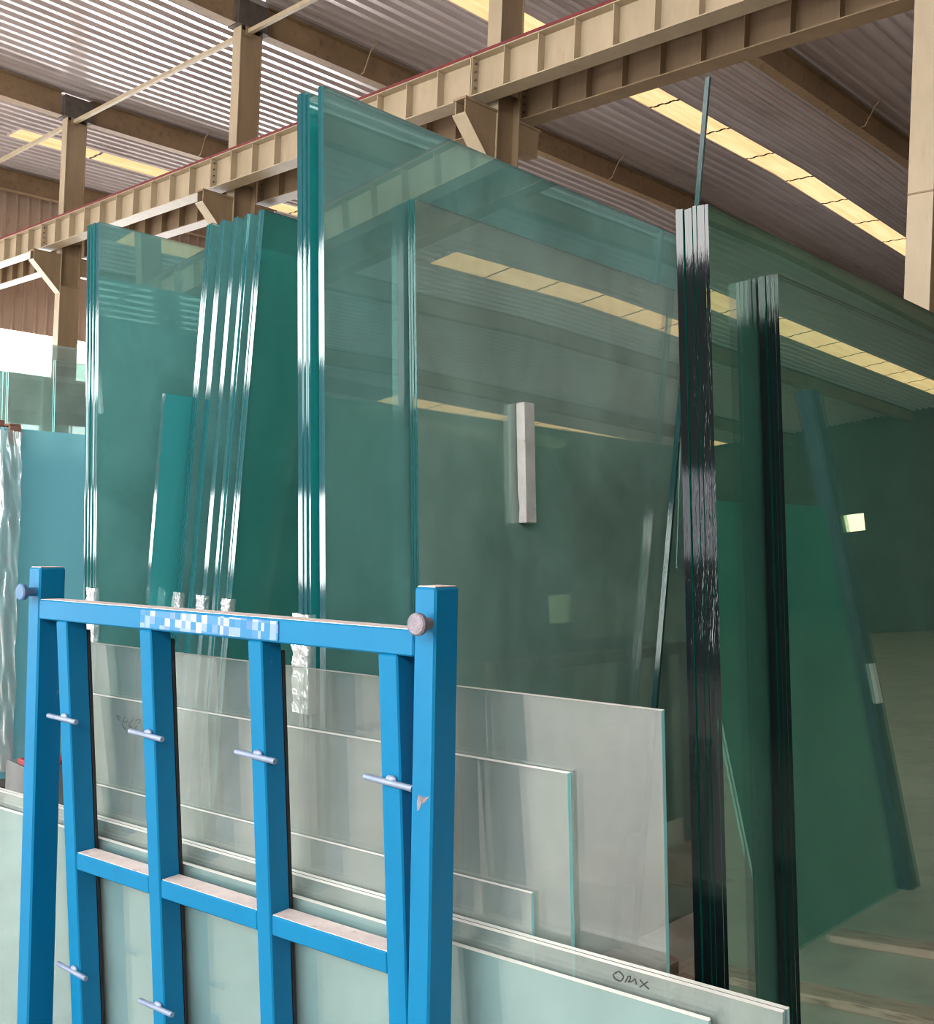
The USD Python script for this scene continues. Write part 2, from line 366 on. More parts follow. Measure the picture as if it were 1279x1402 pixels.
nwin = 0
def window(x0, x1, y0, y1, z0, z1, mat, axis, pitch):
    """a glazed opening: lit panes between bars"""
    global nwin
    nwin += 1
    w = thing(f"window_{nwin}", kind="structure")  # also builds the added light panels in the left and right walls
    a0, a1 = (y0, y1) if axis == "y" else (x0, x1)
    n = max(1, round((a1 - a0) / pitch))
    for i in range(n):
        a, b = a0 + (a1 - a0) * i / n + 0.03, a0 + (a1 - a0) * (i + 1) / n - 0.03
        m = bx(x0, x0 + 0.02, a, b, z0, z1) if axis == "y" else bx(a, b, y0, y0 + 0.02, z0, z1)
        obj("pane", m, mat, w)
        c = b + 0.03
        if i < n - 1:
            m = bx(x0 - 0.02, x0 + 0.06, c - 0.03, c + 0.03, z0, z1) if axis == "y" else bx(c - 0.03, c + 0.03, y0 - 0.04, y0 + 0.04, z0, z1)
            obj("glazing_bar", m, "frame_grey", w)
for a, b, z0, z1 in wl_open:
    window(X0 - 0.1, X0, a, b, z0, z1, "dim_window_light" if z0 == 1.3 else "window_light", "y", 2.9)
for a, b, z0, z1 in wf_open:
    window(a, b, Y1 + 0.1, Y1 + 0.12, z0, z1, "far_window_light", "x", 3.0)
for a, b, z0, z1 in wr_open:
    window(X1 + 0.05, X1 + 0.1, a, b, z0, z1, "warm_standin_light", "y", 2.9)

# ------------------------------------------------------------------ steel frame
def h_column(cx0, depth, y, width, z1, tf=0.016, tw=0.012):
    """wide flanges face -x and +x"""
    return [bx(cx0, cx0 + tf, y - width / 2, y + width / 2, 0, z1), bx(cx0 + depth - tf, cx0 + depth, y - width / 2, y + width / 2, 0, z1),
            bx(cx0 + tf, cx0 + depth - tf, y - tw / 2, y + tw / 2, 0, z1)]

COL_LABEL = {3.49: "cream steel column at the right edge of the photo behind the green glass",
             8.78: "brown steel column rising behind the crane beam at the top centre",
             14.55: "tall brown column above the stack of leaning glass, second from left",
             20.75: "leftmost tall brown column, with a pale bracket under the crane beam"}
RAIL_Z, WB_Z = 7.33, 6.80
for y in FRAMES:
    col = thing("steel_column", COL_LABEL.get(y, f"steel column of the middle row outside the photo, frame {ORD[FRAMES.index(y)]} from the back"), "column", (0, y, 0))
    f1, f2, web = h_column(CX, 0.42, 0, 0.225, 9.98)
    obj("flange", f1, "cream_steel" , col)  # front flange takes the lit copy of the paint
    obj("flange", f2, "cream_steel_shade", col)
    obj("web", web, "cream_steel_shade", col)
    # side plates that box in the column's lower part
    for s in (-1, 1):
        obj("side_plate", bx(CX + 0.016, CX + 0.404, s * 0.1 - 0.006, s * 0.1 + 0.006, 0, 6.1), "cream_steel_shade", col)
        obj("side_plate", bx(CX + 0.016, CX + 0.404, s * 0.09 - 0.006, s * 0.09 + 0.006, 7.0, 9.5), "cream_steel_shade", col)
    # brackets that carry the two crane beams
    if y != 3.49:
      obj("bracket", prism_y([(CX, 5.95), (CX, 6.70), (8.80, 6.70), (8.80, 6.52)], -0.09, -0.07), "cream_steel_shade", col)
      obj("bracket", prism_y([(CX, 5.95), (CX, 6.70), (8.80, 6.70), (8.80, 6.52)], 0.07, 0.09), "cream_steel_shade", col)
      obj("bracket_flange", prism_y([(CX - 0.002, 5.95), (8.79, 6.51), (8.775, 6.53), (CX - 0.002, 5.975)], -0.11, 0.11), "cream_steel", col)
    obj("bracket_seat", bx(8.78, CX, -0.11, 0.11, 6.70, 6.73), "cream_steel_shade", col)
    obj("bracket", cbx(CX + 0.42, 10.16, -0.10, 0.10, 6.36, 6.70, 0.006), "cream_steel_shade", col)
    obj("bracket_seat", bx(CX + 0.42, 10.2, -0.11, 0.11, 6.70, 6.73), "cream_steel_shade", col)
    obj("head_shade_plate", bx(CX - 0.08, CX + 0.5, -0.16, 0.16, 9.55, 9.98), "dark_steel", col)  # dark block standing for the shade around the column head
    if y == 3.49:
        obj("splice_plate", bx(CX - 0.008, CX, -0.115, 0.115, 4.70, 4.715), "brown_steel", col)

def crane_beam(xc, ya, yb, label, rail, matf, matw, dz=0.0):
    t = thing("crane_beam", label, "beam")
    hf, tf = 0.13, 0.014
    zt, zb = RAIL_Z - 0.05, WB_Z - tf
    a, b = ya + 0.006, yb - 0.006
    obj("top_flange", bx(xc - hf, xc + hf, a, b, zt - tf, zt), matf, t)
    obj("bottom_flange", bx(xc - hf, xc + hf, a, b, zb, zb + tf), matf, t)
    obj("web", bx(xc - 0.005, xc + 0.005, a, b, zb + tf, zt - tf), matw, t)
    n = 10 if b - a < 8 else 20
    for k in range(n + 1):
        y = a + (b - a) * k / n
        y = min(max(y, a + 0.006), b - 0.006)
        obj("stiffener", cat_([bx(xc - hf + 0.012, xc - 0.005, y - 0.006, y + 0.006, zb + tf, zt - tf), bx(xc + 0.005, xc + hf - 0.012, y - 0.006, y + 0.006, zb + tf, zt - tf)]), matw, t)
    if rail:
        obj("rail", cat_([bx(xc - hf - 0.006, xc + hf + 0.006, a, b, zt + 0.0005, zt + 0.035), bx(xc - 0.03, xc + 0.03, a, b, zt + 0.035, zt + 0.075)]), "red_rail", t, label="dark red crane rail")
    bolts = []
    for k in range(4):
        for yy in (a + 0.03, b - 0.03):
            m = trimesh.creation.cylinder(0.013, 0.02, sections=6); m.apply_transform(trimesh.transformations.rotation_matrix(math.pi / 2, (1, 0, 0)))
            m.apply_translation((xc - 0.07, yy + (-0.012 if yy > (a + b) / 2 else 0.012) * 0, zb + 0.12 + 0.1 * k)); bolts.append(m)
    obj("bolt", cat_(bolts), "dark_steel", t, kind="stuff")
    return t

BL = {3.49: ("near length of the pale ribbed crane beam at the top right", "near length of the rear crane beam, its shaded underside over the tilted strip"),
      8.78: ("middle length of the pale ribbed crane beam behind the big pane", "middle length of the rear crane beam, behind the tall glass"),
      14.55: ("pale ribbed crane beam length between the two left columns", "rear crane beam length glimpsed under the front one at left"),
      20.75: ("farthest pale ribbed crane beam length at the left edge", "farthest rear crane beam length at the left edge")}
for ya, yb in zip(FRAMES, FRAMES[1:]):
    l = BL.get(ya, (f"front crane beam length outside the photo, {ORD[FRAMES.index(ya)]} from the back wall", f"rear crane beam length outside the photo, {ORD[FRAMES.index(ya)]} from the back wall"))
    a = crane_beam(9.08, ya, yb, l[0], True, "cream_steel", "cream_steel")
    b = crane_beam(10.00, ya, yb, l[1], False, "cream_steel_shade", "cream_steel_shade")  # rear beam coloured darker to carry its shading

def i_beam_x(x0, x1, y, zb0, zb1, h, hf=0.11, tf=0.014):
    """I beam along x whose underside runs from zb0 to zb1"""
    out = []
    for ya, yb, a, b in ((-hf, hf, 0, tf), (-hf, hf, h - tf, h), (-0.005, 0.005, tf, h - tf)):
        m = bx(x0, x1, y + ya, y + yb, 0, 1)
        v = np.array(m.vertices)
        t = (v[:, 0] - x0) / (x1 - x0)
        v[:, 2] = zb0 + (zb1 - zb0) * t + np.where(v[:, 2] > 0.5, b, a)
        out.append(trimesh.Trimesh(v, m.faces, process=False))
    return out

RL = {3.49: "roof girder at the top right corner, out of view behind the crane beam", 8.78: "brown roof girder on the right, running to the column at the edge",
      14.55: "brown roof girder right of the second column, passing behind the big pane", 20.75: "brown roof girder right of the leftmost column", 26.75: "farthest brown roof girder at the left edge"}
LL = {14.55: "brown roof girder at the very top, left of the second column", 20.75: "brown roof girder at the left edge, left of the leftmost column"}
for y in FRAMES:
    for side in (0, 1):
        lab = (LL if side == 0 else RL).get(y, f"brown roof girder outside the photo, {ORD[FRAMES.index(y)]} from the back wall, {('left', 'right')[side]} span")
        t = thing("roof_girder", lab, "beam")
        h = 0.50
        spans = [(X0 + 0.02, CX - 0.1)] if side == 0 else [(CX + 0.52, RIDGE), (RIDGE, X1 - 0.02)]
        for x0, x1 in spans:
            ms = i_beam_x(x0, x1, y, roof_z(x0) - 0.03 - h, roof_z(x1) - 0.03 - h, h)
            for nm, m in zip(("bottom_flange", "top_flange", "web"), ms):
                obj(nm, m, "brown_steel", t)
# struts from column head to column head, and the gutter over them
for (ya, yb) in zip(FRAMES, FRAMES[1:]):
    if ya < -9: continue
    lab = {8.78: "pale strut at the top, running up from the second column", 14.55: "long pale strut between the two left columns under the roof", 20.75: "pale strut left of the leftmost column"}.get(ya, "pale eave strut outside the photo, " + ("behind the camera" if ya < 0 else "over the right edge"))
    t = thing("eave_strut", lab, "strut")
    obj("angle", cat_([bx(CX + 0.10, CX + 0.17, ya + 0.16, yb - 0.16, 9.44, 9.447), bx(CX + 0.10, CX + 0.107, ya + 0.16, yb - 0.16, 9.447, 9.51)]), "cream_steel", t)
    obj("end_plate", bx(CX + 0.06, CX + 0.2, ya + 0.15, ya + 0.16, 9.40, 9.56), "brown_steel", t)
    obj("end_plate", bx(CX + 0.06, CX + 0.2, yb - 0.16, yb - 0.15, 9.40, 9.56), "brown_steel", t)
# bent rods that hang at the girders
for k, (x, y, lab) in enumerate([(11.9, 14.40, "bent rod on the girder right of the second column"), (12.4, 20.6, "bent rod on the girder right of the leftmost column"), (20.0, 8.63, "bent rod on the girder at the right"), (19.5, 14.40, "bent rod on the girder behind the big pane")]):
    z = roof_z(x)
    pts = [(x, y + 0.12, z - 0.52), (x, y - 0.04, z - 0.50), (x, y - 0.10, z - 0.38), (x, y - 0.22, z - 0.15), (x + 0.05, y - 0.34, z - 0.02)]
    obj("bent_rod", tube(pts, 0.016, 6), "brown_steel", label=lab, cat="rod", smooth=40)

# ------------------------------------------------------------------ glass sheets
def sheet_mesh(P, eu, et, ev, L, T, H):
    """box from P: L along eu, T along et (away from the looker), H along ev; face attribute: 0 face, 0.5 side edge, 1 top edge"""
    P, eu, et, ev = (np.asarray(a, float) for a in (P, eu, et, ev))
    c = lambda a, b, d: P + eu * L * a + et * T * b + ev * H * d
    quads = [((0, 0, 0), (1, 0, 0), (1, 0, 1), (0, 0, 1), 0.0), ((1, 1, 0), (0, 1, 0), (0, 1, 1), (1, 1, 1), 0.0),
             ((0, 1, 0), (0, 0, 0), (0, 0, 1), (0, 1, 1), 0.5), ((1, 0, 0), (1, 1, 0), (1, 1, 1), (1, 0, 1), 0.5),
             ((0, 0, 1), (1, 0, 1), (1, 1, 1), (0, 1, 1), 1.0), ((0, 1, 0), (1, 1, 0), (1, 0, 0), (0, 0, 0), 0.5)]
    V, Fc, A = [], [], []
    for q in quads:
        n = len(V)
        V += [c(*k) for k in q[:4]]; A += [q[4]] * 4
        Fc += [(n, n + 1, n + 2), (n, n + 2, n + 3)]
    V, Fc = np.array(V), np.array(Fc)
    ctr = V.mean(0)
    for f in Fc:                                   # outward winding
        a, b, d = V[f]
        if np.dot(np.cross(b - a, d - a), (a + b + d) / 3 - ctr) < 0:
            f[[1, 2]] = f[[2, 1]]
    return V, Fc, np.array(A, np.float32)

def sheet(P, eu, et, ev, L, T, H, mat, label, name="glass_sheet", group=None, cat="glass sheet"):
    V, Fc, A = sheet_mesh(P, eu, et, ev, L, T, H)
    p = obj(name, (V, Fc), mat, label=label, cat=cat, group=group)
    UsdGeom.PrimvarsAPI(p).CreatePrimvar("edge", Sdf.ValueTypeNames.FloatArray, "vertex").Set(Vt.FloatArray.FromNumpy(A))
    return p

def row(x, y, z, deg, ts, L, H, mats, label, gaps=None, dx=0.004, dh=0.0, ydir=1, place=None):
    """sheets standing in planes along x, front sheet's foot at (x, y, z); deg > 0: tops lean to +y. ts: thickness of each, counted from the front"""
    a = math.radians(deg)
    eu, et, ev = np.array([1.0, 0, 0]), np.array([0, math.cos(a), -math.sin(a)]), np.array([0, math.sin(a), math.cos(a)])
    off, n = 0.0, len(ts)
    for i, T in enumerate(ts):
        off += (gaps or {}).get(i, 0.0)
        px = x + (dx * (rng.random() - 0.5) * 2 if i else 0)
        P = np.array([px, y, z]) + et * off - ev * 0
        P[2] = z + 0.0005
        P = P + np.array([0, 0, 0])
        # the foot's back or front corner rests on z
        P = P + ev * (T * abs(math.sin(a)) if a > 0 else 0)
        h = H + (dh * (rng.random() - 0.5) * 2 if i else 0)
        lab = label if n == 1 else f"{ORD[i]} sheet from the front {label}"
        sheet(P, eu, et, ev, L, T, h, mats[min(i, len(mats) - 1)], lab)
        off += T + 0.0012

# big pane stack B in the middle
row(1.700, 2.030, 0.2, 4.2, [0.012] * 6, 3.66, 2.563, ["teal_front", "teal_core"], "in the tall teal glass stack at the photo's centre", gaps={2: 0.038, 5: 0.004}, dx=0.005, dh=0.004)
# the pane in front of it
row(2.000, 1.985, 0.2, 4.4, [0.008] * 3, 3.0, 2.325, ["pale_front", "pale_core"], "of three clear panes leaning on the centre stack", gaps={1: 0.001}, dx=0.006)
# black edged stack C, and the lower one in front
row(1.732, 0.897, 0.2, 4.2, [0.0077] * 8, 3.4, 2.035, ["green_front", "green_core"], "in the tall black-edged green glass stack, right", gaps={6: 0.002}, dx=0.002, dh=0.002)
row(1.917, 0.850, 0.2, 4.2, [0.0077] * 5, 3.1, 1.93, ["green_front", "green_core"], "in the lower black-edged green glass stack at right", gaps={3: 0.001}, dx=0.002, dh=0.0015)
# left stack A
row(2.020, 3.925, 0.2, 4.2, [0.012, 0.012, 0.012, 0.012, 0.01, 0.01, 0.01], 3.66, 2.60, ["teal_front", "teal_core"], "in the left upright glass stack above the rack's left post", gaps={4: 0.018}, dx=0.004, dh=0.003)
# five groups leaning the other way (tops towards the camera), counted from the right
for k in range(5):
    yb = 3.468 + 0.080 * k
    a = math.radians(-4.2)
    row(2.262 - 0.006 * k, yb, 0.2, -4.2, [0.012] * 3, 2.44, 2.56, ["deep_front", "deep_core"] if k == 0 else ["teal_front", "deep_core"],
        f"in the {['rightmost', 'second', 'third', 'fourth', 'leftmost'][k]} slanted glass trio{'' if k in (0, 4) else ' from the right'}", dx=0.006, dh=0.006)
# small dark green piece behind them
row(2.135, 3.862, 0.2, -4.2, [0.024], 1.3, 1.87, ["deep_core"], "short dark green glass piece leaning between the left stack and the slanted trios")

# tall narrow strip that leans alone
fp, tp = np.array([2.93, 1.935, 0.205]), np.array([3.585, 2.180, 3.42])
ev = (tp - fp) / np.linalg.norm(tp - fp)
eu = np.array([1.0, 0, 0]) - ev * ev[0]; eu /= np.linalg.norm(eu)
et = np.cross(ev, eu)
sheet(fp, eu, et, ev, 0.012, 0.020, np.linalg.norm(tp - fp), "strip_glass", "tall thin glass strip leaning slantwise before the centre pane", name="glass_strip")

# ------------------------------------------------------------------ things on the panes
aB = math.radians(4.4)
def on_pane(x, z, out=0.0):
    """point on the face of the clear pane"""
    return np.array([x, 1.985 + math.tan(aB) * (z - 0.2) - out, z])
# white batten
m = cbx(0, 0.050, -0.034, 0.0, 0, 0.375, 0.002)
v = np.array(m.subdivide().subdivide().vertices)
bat = m.subdivide().subdivide().subdivide()
v = np.array(bat.vertices)
sel = (v[:, 0] < 0.004) & (v[:, 2] < 0.09) & (v[:, 1] > -0.03)
v[:, 0] += np.where(sel, 0.010 * meshkit.noise(v * 90, 3), 0)
v[:, 1] += 0
bat = trimesh.Trimesh(v, bat.faces, process=False)
bat.apply_transform(trimesh.transformations.rotation_matrix(-aB, (1, 0, 0)))
bat.apply_translation(on_pane(2.425, 1.605, 0.001))
batt = thing("foam_batten", "short white foam batten stuck upright to the centre pane", "batten")
obj("body", bat, "white_foam", batt)

# ------------------------------------------------------------------ bearers, racks that hold the glass
for x0, lab in ((2.73, "brown timber bearer under the centre glass, left of the black-edged stack"), (4.35, "timber bearer under the far ends of the glass, hidden behind the green stacks"), (2.08, "timber bearer under the left ends of the centre glass, behind the blue rack")):
    t = thing("timber_bearer", lab, "beam")
    y0 = 1.2 if x0 > 2.5 else 1.9
    zt = 0.2
    obj("beam", cbx(x0, x0 + 0.26, y0 + 0.6 if x0 > 2.5 else y0, 4.4, 0.0, zt, 0.008), "timber", t)
    if x0 > 2.5:
        obj("beam", cbx(x0, x0 + 0.26, y0, y0 + 0.59, 0.0, 0.16, 0.008), "timber", t)
        obj("pad", cbx(x0 + 0.02, x0 + 0.10, 1.70, 1.78, 0.16, 0.19, 0.004), "pale_timber", t)
for x0, lab in ((2.25, "timber bearer under the green stacks, near their black edges"), (4.2, "timber bearer under the far ends of the green stacks")):
    t = thing("timber_bearer", lab, "beam")
    obj("beam", cbx(x0, x0 + 0.22, 0.70, 1.06, 0.0, 0.2, 0.008), "timber", t)
for k in range(3):
    x = 2.95 + 0.05 * k
    obj("timber_offcut", cbx(x + 0.08, x + 0.75, 1.92 - 0.16 * k - 0.05, 1.92 - 0.16 * k + 0.05, 0.0, 0.05, 0.004), "pale_timber",
        label=["pale timber offcut on the floor nearest the black-edged stack", "pale timber offcut on the floor before the black-edged stack", "pale timber offcut on the floor nearest the blue rack's glass"][k], cat="timber")

def a_frame(x0, x1, yc, half, ztop, label, z0=0.0):
    t = thing("sheet_rack", label, "rack")
    for x in (x0, x1):
        for s in (-1, 1):
            V = []
            for z, o in ((z0, half), (ztop, half - 0.0734 * (ztop - z0))):
                for dx in (-0.03, 0.03):
                    for dy in (-0.03, 0.03):
                        V.append((x + dx, yc + s * (o - 0.045) + dy, z))
            obj("leg", trimesh.convex.convex_hull(np.array(V)), "dark_steel", t)
        obj("foot", cbx(x - 0.03, x + 0.03, yc - half + 0.08, yc + half - 0.08, z0, z0 + 0.06, 0.003), "dark_steel", t)
    for s in (-1, 1):
        o = half - 0.0734 * (ztop - z0) - 0.045
        obj("rail", cbx(x0 - 0.03, x1 + 0.03, yc + s * o - 0.03, yc + s * o + 0.03, ztop, ztop + 0.05, 0.003), "dark_steel", t)
a_frame(3.3, 4.9, 2.79, 0.65, 2.3, "dark steel frame between the centre stack and the slanted trios", 0.2)
a_frame(3.4, 5.0, 4.62, 0.50, 2.3, "dark steel frame behind the left stack", 0.0)
a_frame(3.1, 4.9, 1.225, 0.24, 1.1, "short steel frame behind the black-edged stack", 0.0)

# ------------------------------------------------------------------ stacks further back on the left
def wrap_film(x, y0, y1, z0, z1, bulge, seed, face=0.06):
    """crumpled film folded round the -x end of a stack"""
    path = [(x + face, y0 - 0.004), (x + 0.02, y0 - 0.006), (x - 0.006, y0 - 0.005), (x - 0.008, (y0 + y1) / 2), (x - 0.006, y1 + 0.004), (x + 0.03, y1 + 0.006)]
    n, k = 40, 26
    path = np.array(path)
    s = np.concatenate([[0], np.cumsum(np.linalg.norm(np.diff(path, axis=0), axis=1))]); s /= s[-1]
    t = np.linspace(0, 1, k)
    px, py = np.interp(t, s, path[:, 0]), np.interp(t, s, path[:, 1])
    V, Fc = [], []
    for i in range(n + 1):
        z = z0 + (z1 - z0) * i / n
        for j in range(k):
            q = np.array([j * 0.55, i * 0.42, seed * 3.1])
            d = bulge * (meshkit.noise(q, seed) + 0.6 * meshkit.noise(q * 2.3, seed + 1) - 0.2)
            nx, ny = (-0.8, -0.6) if j < k * 0.6 else (-0.8, 0.6)
            V.append((px[j] + nx * abs(d), py[j] + ny * abs(d) , z + 0.4 * bulge * (meshkit.noise(q * 1.7 + 9, seed) - 0.5)))
    for i in range(n):
        for j in range(k - 1):
            a = i * k + j
            Fc += [(a, a + 1, a + k + 1), (a, a + k + 1, a + k)]
    return trimesh.Trimesh(V, Fc, process=False)

# wrapped blue stack
row(2.17, 5.30, 0.2, 2.0, [0.012] * 6, 2.3, 1.79, ["blue_core"], "in the blue film-wrapped glass stack, left edge", dx=0.003)
film = thing("plastic_wrap", "crumpled clear film round the blue stack at the left edge", "plastic film")
wm = wrap_film(2.165, 5.28, 5.40, 0.25, 1.97, 0.05, 5, face=0.10)
v = np.array(wm.vertices); v[:, 1] += math.tan(math.radians(2.0)) * (v[:, 2] - 0.2) * 0.9 - 0.015
obj("film", trimesh.Trimesh(v, wm.faces, process=False), "plastic_film", film, smooth=True)
cp = thing("corner_pad", "brown cardboard corner on top of the film-wrapped stack", "corner pad")
obj("pad", cat_([cbx(2.185, 2.245, 5.325, 5.345, 1.90, 2.00, 0.004), cbx(2.185, 2.245, 5.33, 5.46, 1.998, 2.012, 0.004)]), "card_brown", cp)
cp = thing("corner_pad", "flat brown block lying on the film-wrapped stack's left end", "corner pad")
obj("pad", cbx(2.10, 2.19, 5.40, 5.50, 1.995, 2.03, 0.005), "card_brown", cp)
bt = thing("timber_bearer", "dark bearer under the film-wrapped stack", "beam")
obj("beam", cbx(2.1, 2.4, 5.15, 5.75, 0, 0.2, 0.006), "dark_steel", bt)
obj("beam", cbx(3.9, 4.2, 5.15, 5.75, 0, 0.2, 0.006), "dark_steel", bt)
# farther stacks
row(3.07, 7.42, 0.2, 3.0, [0.012, 0.012, 0.012], 0.9, 2.60, ["clear_sheet", "clear_sheet_deep"], "in the far pale glass group before the bright window, left", gaps={1: 0.02, 2: 0.03}, dx=0.012)
row(3.36, 7.30, 0.2, 3.0, [0.012, 0.012], 1.6, 2.47, ["clear_sheet", "clear_sheet_deep"], "in the far grey glass group below the leftmost column", gaps={1: 0.015}, dx=0.01)
row(2.3, 9.2, 0.2, 3.0, [0.012, 0.012], 2.6, 2.58, ["far_core"], "in the farthest teal glass group, left edge", dx=0.01)
for (x, y, lab) in ((3.2, 7.4, "timber bearer under the far pale sheets"), (2.6, 9.25, "timber bearer under the farthest teal sheets")):
    t = thing("timber_bearer", lab, "beam")
    obj("beam", cbx(x, x + 0.2, y - 0.2, y + 0.35, 0, 0.2, 0.006), "timber", t)
    obj("beam", cbx(x + 0.7, x + 0.9, y - 0.2, y + 0.35, 0, 0.2, 0.006), "timber", t)
# dark offcuts with a red cap
oc = thing("offcut_crate", "low dark crate with a red lid behind the rack's left post", "crate")
obj("body", cbx(2.02, 2.32, 4.56, 4.80, 0.0, 0.42, 0.006), "dark_offcut", oc)
obj("lid", cbx(2.03, 2.20, 4.565, 4.70, 0.42, 0.445, 0.004), "red_plastic", oc, label="red lid")

# film scraps at the feet of the stacks
def scrap(name_label, x, y0, y1, z0, z1, seed, lean):
    t = thing("plastic_wrap", name_label, "plastic film")
    m = wrap_film(x, y0, y1, z0, z1, 0.009, seed, face=0.022)
    v = np.array(m.vertices); v[:, 1] += lean * (v[:, 2] - z0)
    obj("film", trimesh.Trimesh(v, m.faces, process=False), "plastic_film", t, smooth=True)
tB = math.tan(math.radians(4.2))
scrap("crumpled film on the lower edge of the tall centre stack, behind the rack's top bar", 1.695, 2.03 + 0.063 + tB * 0.88, 2.03 + 0.118 + tB * 0.88, 1.08, 1.34, 11, tB)
tA = math.tan(math.radians(4.2))
scrap("crumpled film on the left stack's edge, behind the rack's top bar", 2.016, 3.925 + tA * 0.85, 3.975 + tA * 0.85, 1.05, 1.27, 12, tA)
for k in range(5):
    yb = 3.468 + 0.080 * k - tB * 0.95
    if k in (1, 3): continue
    scrap(f"scrap of film on the edge of the {['rightmost', '', 'middle', '', 'leftmost'][k]} slanted trio", 2.257 - 0.006 * k, yb, yb + 0.04, 1.12, 1.27, 20 + k, -tB)

# ------------------------------------------------------------------ the blue rack and the sheets on it
az, el = math.radians(8.0), math.radians(-1.7)
RW = np.array([math.cos(az), math.sin(az), 0.0])
RU = np.array([-math.sin(az) * math.cos(el), math.cos(az) * math.cos(el), math.sin(el)])
RV = np.cross(RU, RW); RV = RV if RV[2] > 0 else -RV
RQ = np.array([1.3052, 1.3139, 1.4806])
RT = np.eye(4); RT[:3, 0], RT[:3, 1], RT[:3, 2], RT[:3, 3] = RU, RW, RV, RQ
def rk(m):
    m = m.copy(); m.apply_transform(RT)
    if np.linalg.det(RT[:3, :3]) < 0:
        m.faces = np.array(m.faces)[:, ::-1]
    return m
FLOOR_R, FLOOR_L = -1.478, -1.442
rack = thing("glass_rack", "blue steel rack with pegs and a top bar in the foreground", "rack")
obj("post", rk(cbx(0.0, 0.049, 0.0, 0.072, FLOOR_R, 0.0, 0.004)), "blue_paint", rack)
obj("post", rk(cbx(1.2395, 1.2885, 0.0, 0.072, FLOOR_L, 0.0, 0.004)), "blue_paint", rack)
for u in (0.0, 1.2395):
    obj("post_cap", rk(cbx(u + 0.004, u + 0.045, 0.004, 0.068, 0.0, 0.0025, 0.001)), "dusty_top", rack)
obj("top_bar", rk(cbx(0.049, 1.2395, 0.0, 0.058, -0.127, -0.0785, 0.003)), "blue_paint", rack)
obj("bar_dust", rk(bx(0.05, 1.238, 0.003, 0.055, -0.0785, -0.0772)), "dusty_top", rack, label="pale dust on the top bar")
LEAN = math.tan(math.radians(4.2))
def leaning(u0, u1, w0, w1, v0, v1, c=0.003):
    m = cbx(u0, u1, w0, w1, v0, v1, c)
    v = np.array(m.vertices); v[:, 1] += LEAN * (-0.127 - v[:, 2])
    return rk(trimesh.Trimesh(v, m.faces, process=False))
UPR = [(1.124, 1.168), (0.802, 0.844), (0.446, 0.488), (0.088, 0.135)]
for u0_, u1_ in UPR:
    obj("upright", leaning(u0_, u1_, 0.001, 0.058, -1.35, -0.1275), "blue_paint", rack)
    obj("rubber_strip", leaning(u0_ - 0.001, u1_ - 0.004, 0.0582, 0.0665, -1.33, -0.15, 0.001), "rubber", rack, label="black rubber strip behind an upright")
for (a, _), (_, b) in zip(UPR[:-1], UPR[1:]):
    obj("crossbar", leaning(b, a, 0.003, 0.056, -0.735, -0.693), "blue_paint", rack)
    obj("crossbar_dust", leaning(b + 0.002, a - 0.002, 0.006, 0.054, -0.6935, -0.6918, 0.0003), "dusty_top", rack)
for v_ in (-0.365, -0.988):
    for u0_, u1_ in UPR:
        c = (u0_ + u1_) / 2
        w = LEAN * (-0.127 - v_) - 0.006
        sl = 0.004 * (rng.random() - 0.5)
        obj("peg", rk(tube([(c - 0.058, w, v_ - 0.002 + sl), (c + 0.058, w, v_ + 0.002 - sl)], 0.0062, 10)), "peg_steel", rack, smooth=40)
        weld = trimesh.creation.icosphere(2, 0.010); weld.apply_scale((1.3, 0.6, 0.8)); weld.apply_translation((c - 0.004, w + 0.003, v_ + 0.006))
        obj("weld", rk(weld), "peg_steel", rack, smooth=True)
def knob(u, w0, v, mat, r):
    prof = [(0, 0.006), (0.011, 0.006), (0.011, -0.024), (r, -0.026), (r + 0.001, -0.029), (r + 0.001, -0.037), (r - 0.002, -0.040), (0, -0.0405)]
    m = trimesh.creation.revolve(np.array([(a, b) for a, b in prof[::-1]]), sections=28)
    m.apply_transform(trimesh.transformations.rotation_matrix(-math.pi / 2, (1, 0, 0)))   # z -> y
    m.apply_translation((u, w0, v))
    k = obj("knob", rk(m), mat, rack, smooth=35)
    for dv, du in ((0.007, 0.006), (-0.006, 0.007), (0.0, -0.008), (0.009, -0.004)):
        pass
knob(0.014, 0.0, -0.064, "knob_steel", 0.0195)
knob(1.262, 0.0, -0.060, "knob_blue", 0.0195)
obj("name_plate", rk(bx(0.395, 0.835, -0.0025, -0.0003, -0.122, -0.083)), "plate_print", rack, label="pale blue plate with made-up blocky print")
# scratch on the right post
sc = [(0.006, -0.372), (0.020, -0.376), (0.030, -0.372), (0.034, -0.386), (0.033, -0.402), (0.027, -0.398), (0.024, -0.388), (0.015, -0.384)]
sc = trimesh.creation.extrude_polygon(Polygon([(a, b) for a, b in sc]), 0.0006, engine="earcut")
T = np.eye(4); T[:3, :3] = np.array([[1, 0, 0], [0, 0, 1], [0, 1, 0]])
sc.apply_transform(T); sc.apply_translation((0, -0.0007, 0))
obj("paint_scar", rk(sc), "knob_steel", rack)
# feet and ledge
for u, fl in ((0.0, FLOOR_R), (1.2395, FLOOR_L)):
    obj("foot", rk(cbx(u, u + 0.049, 0.073, 0.46, fl, fl + 0.055, 0.003)), "blue_paint", rack)
    obj("foot", rk(cbx(u, u + 0.049, -0.30, -0.001, fl, fl + 0.055, 0.003)), "blue_paint", rack)
for wv in (0.16, 0.30):
    obj("ledge", rk(cbx(-0.45, 1.70, wv, wv + 0.06, -1.387, -1.34, 0.003)), "blue_paint", rack)

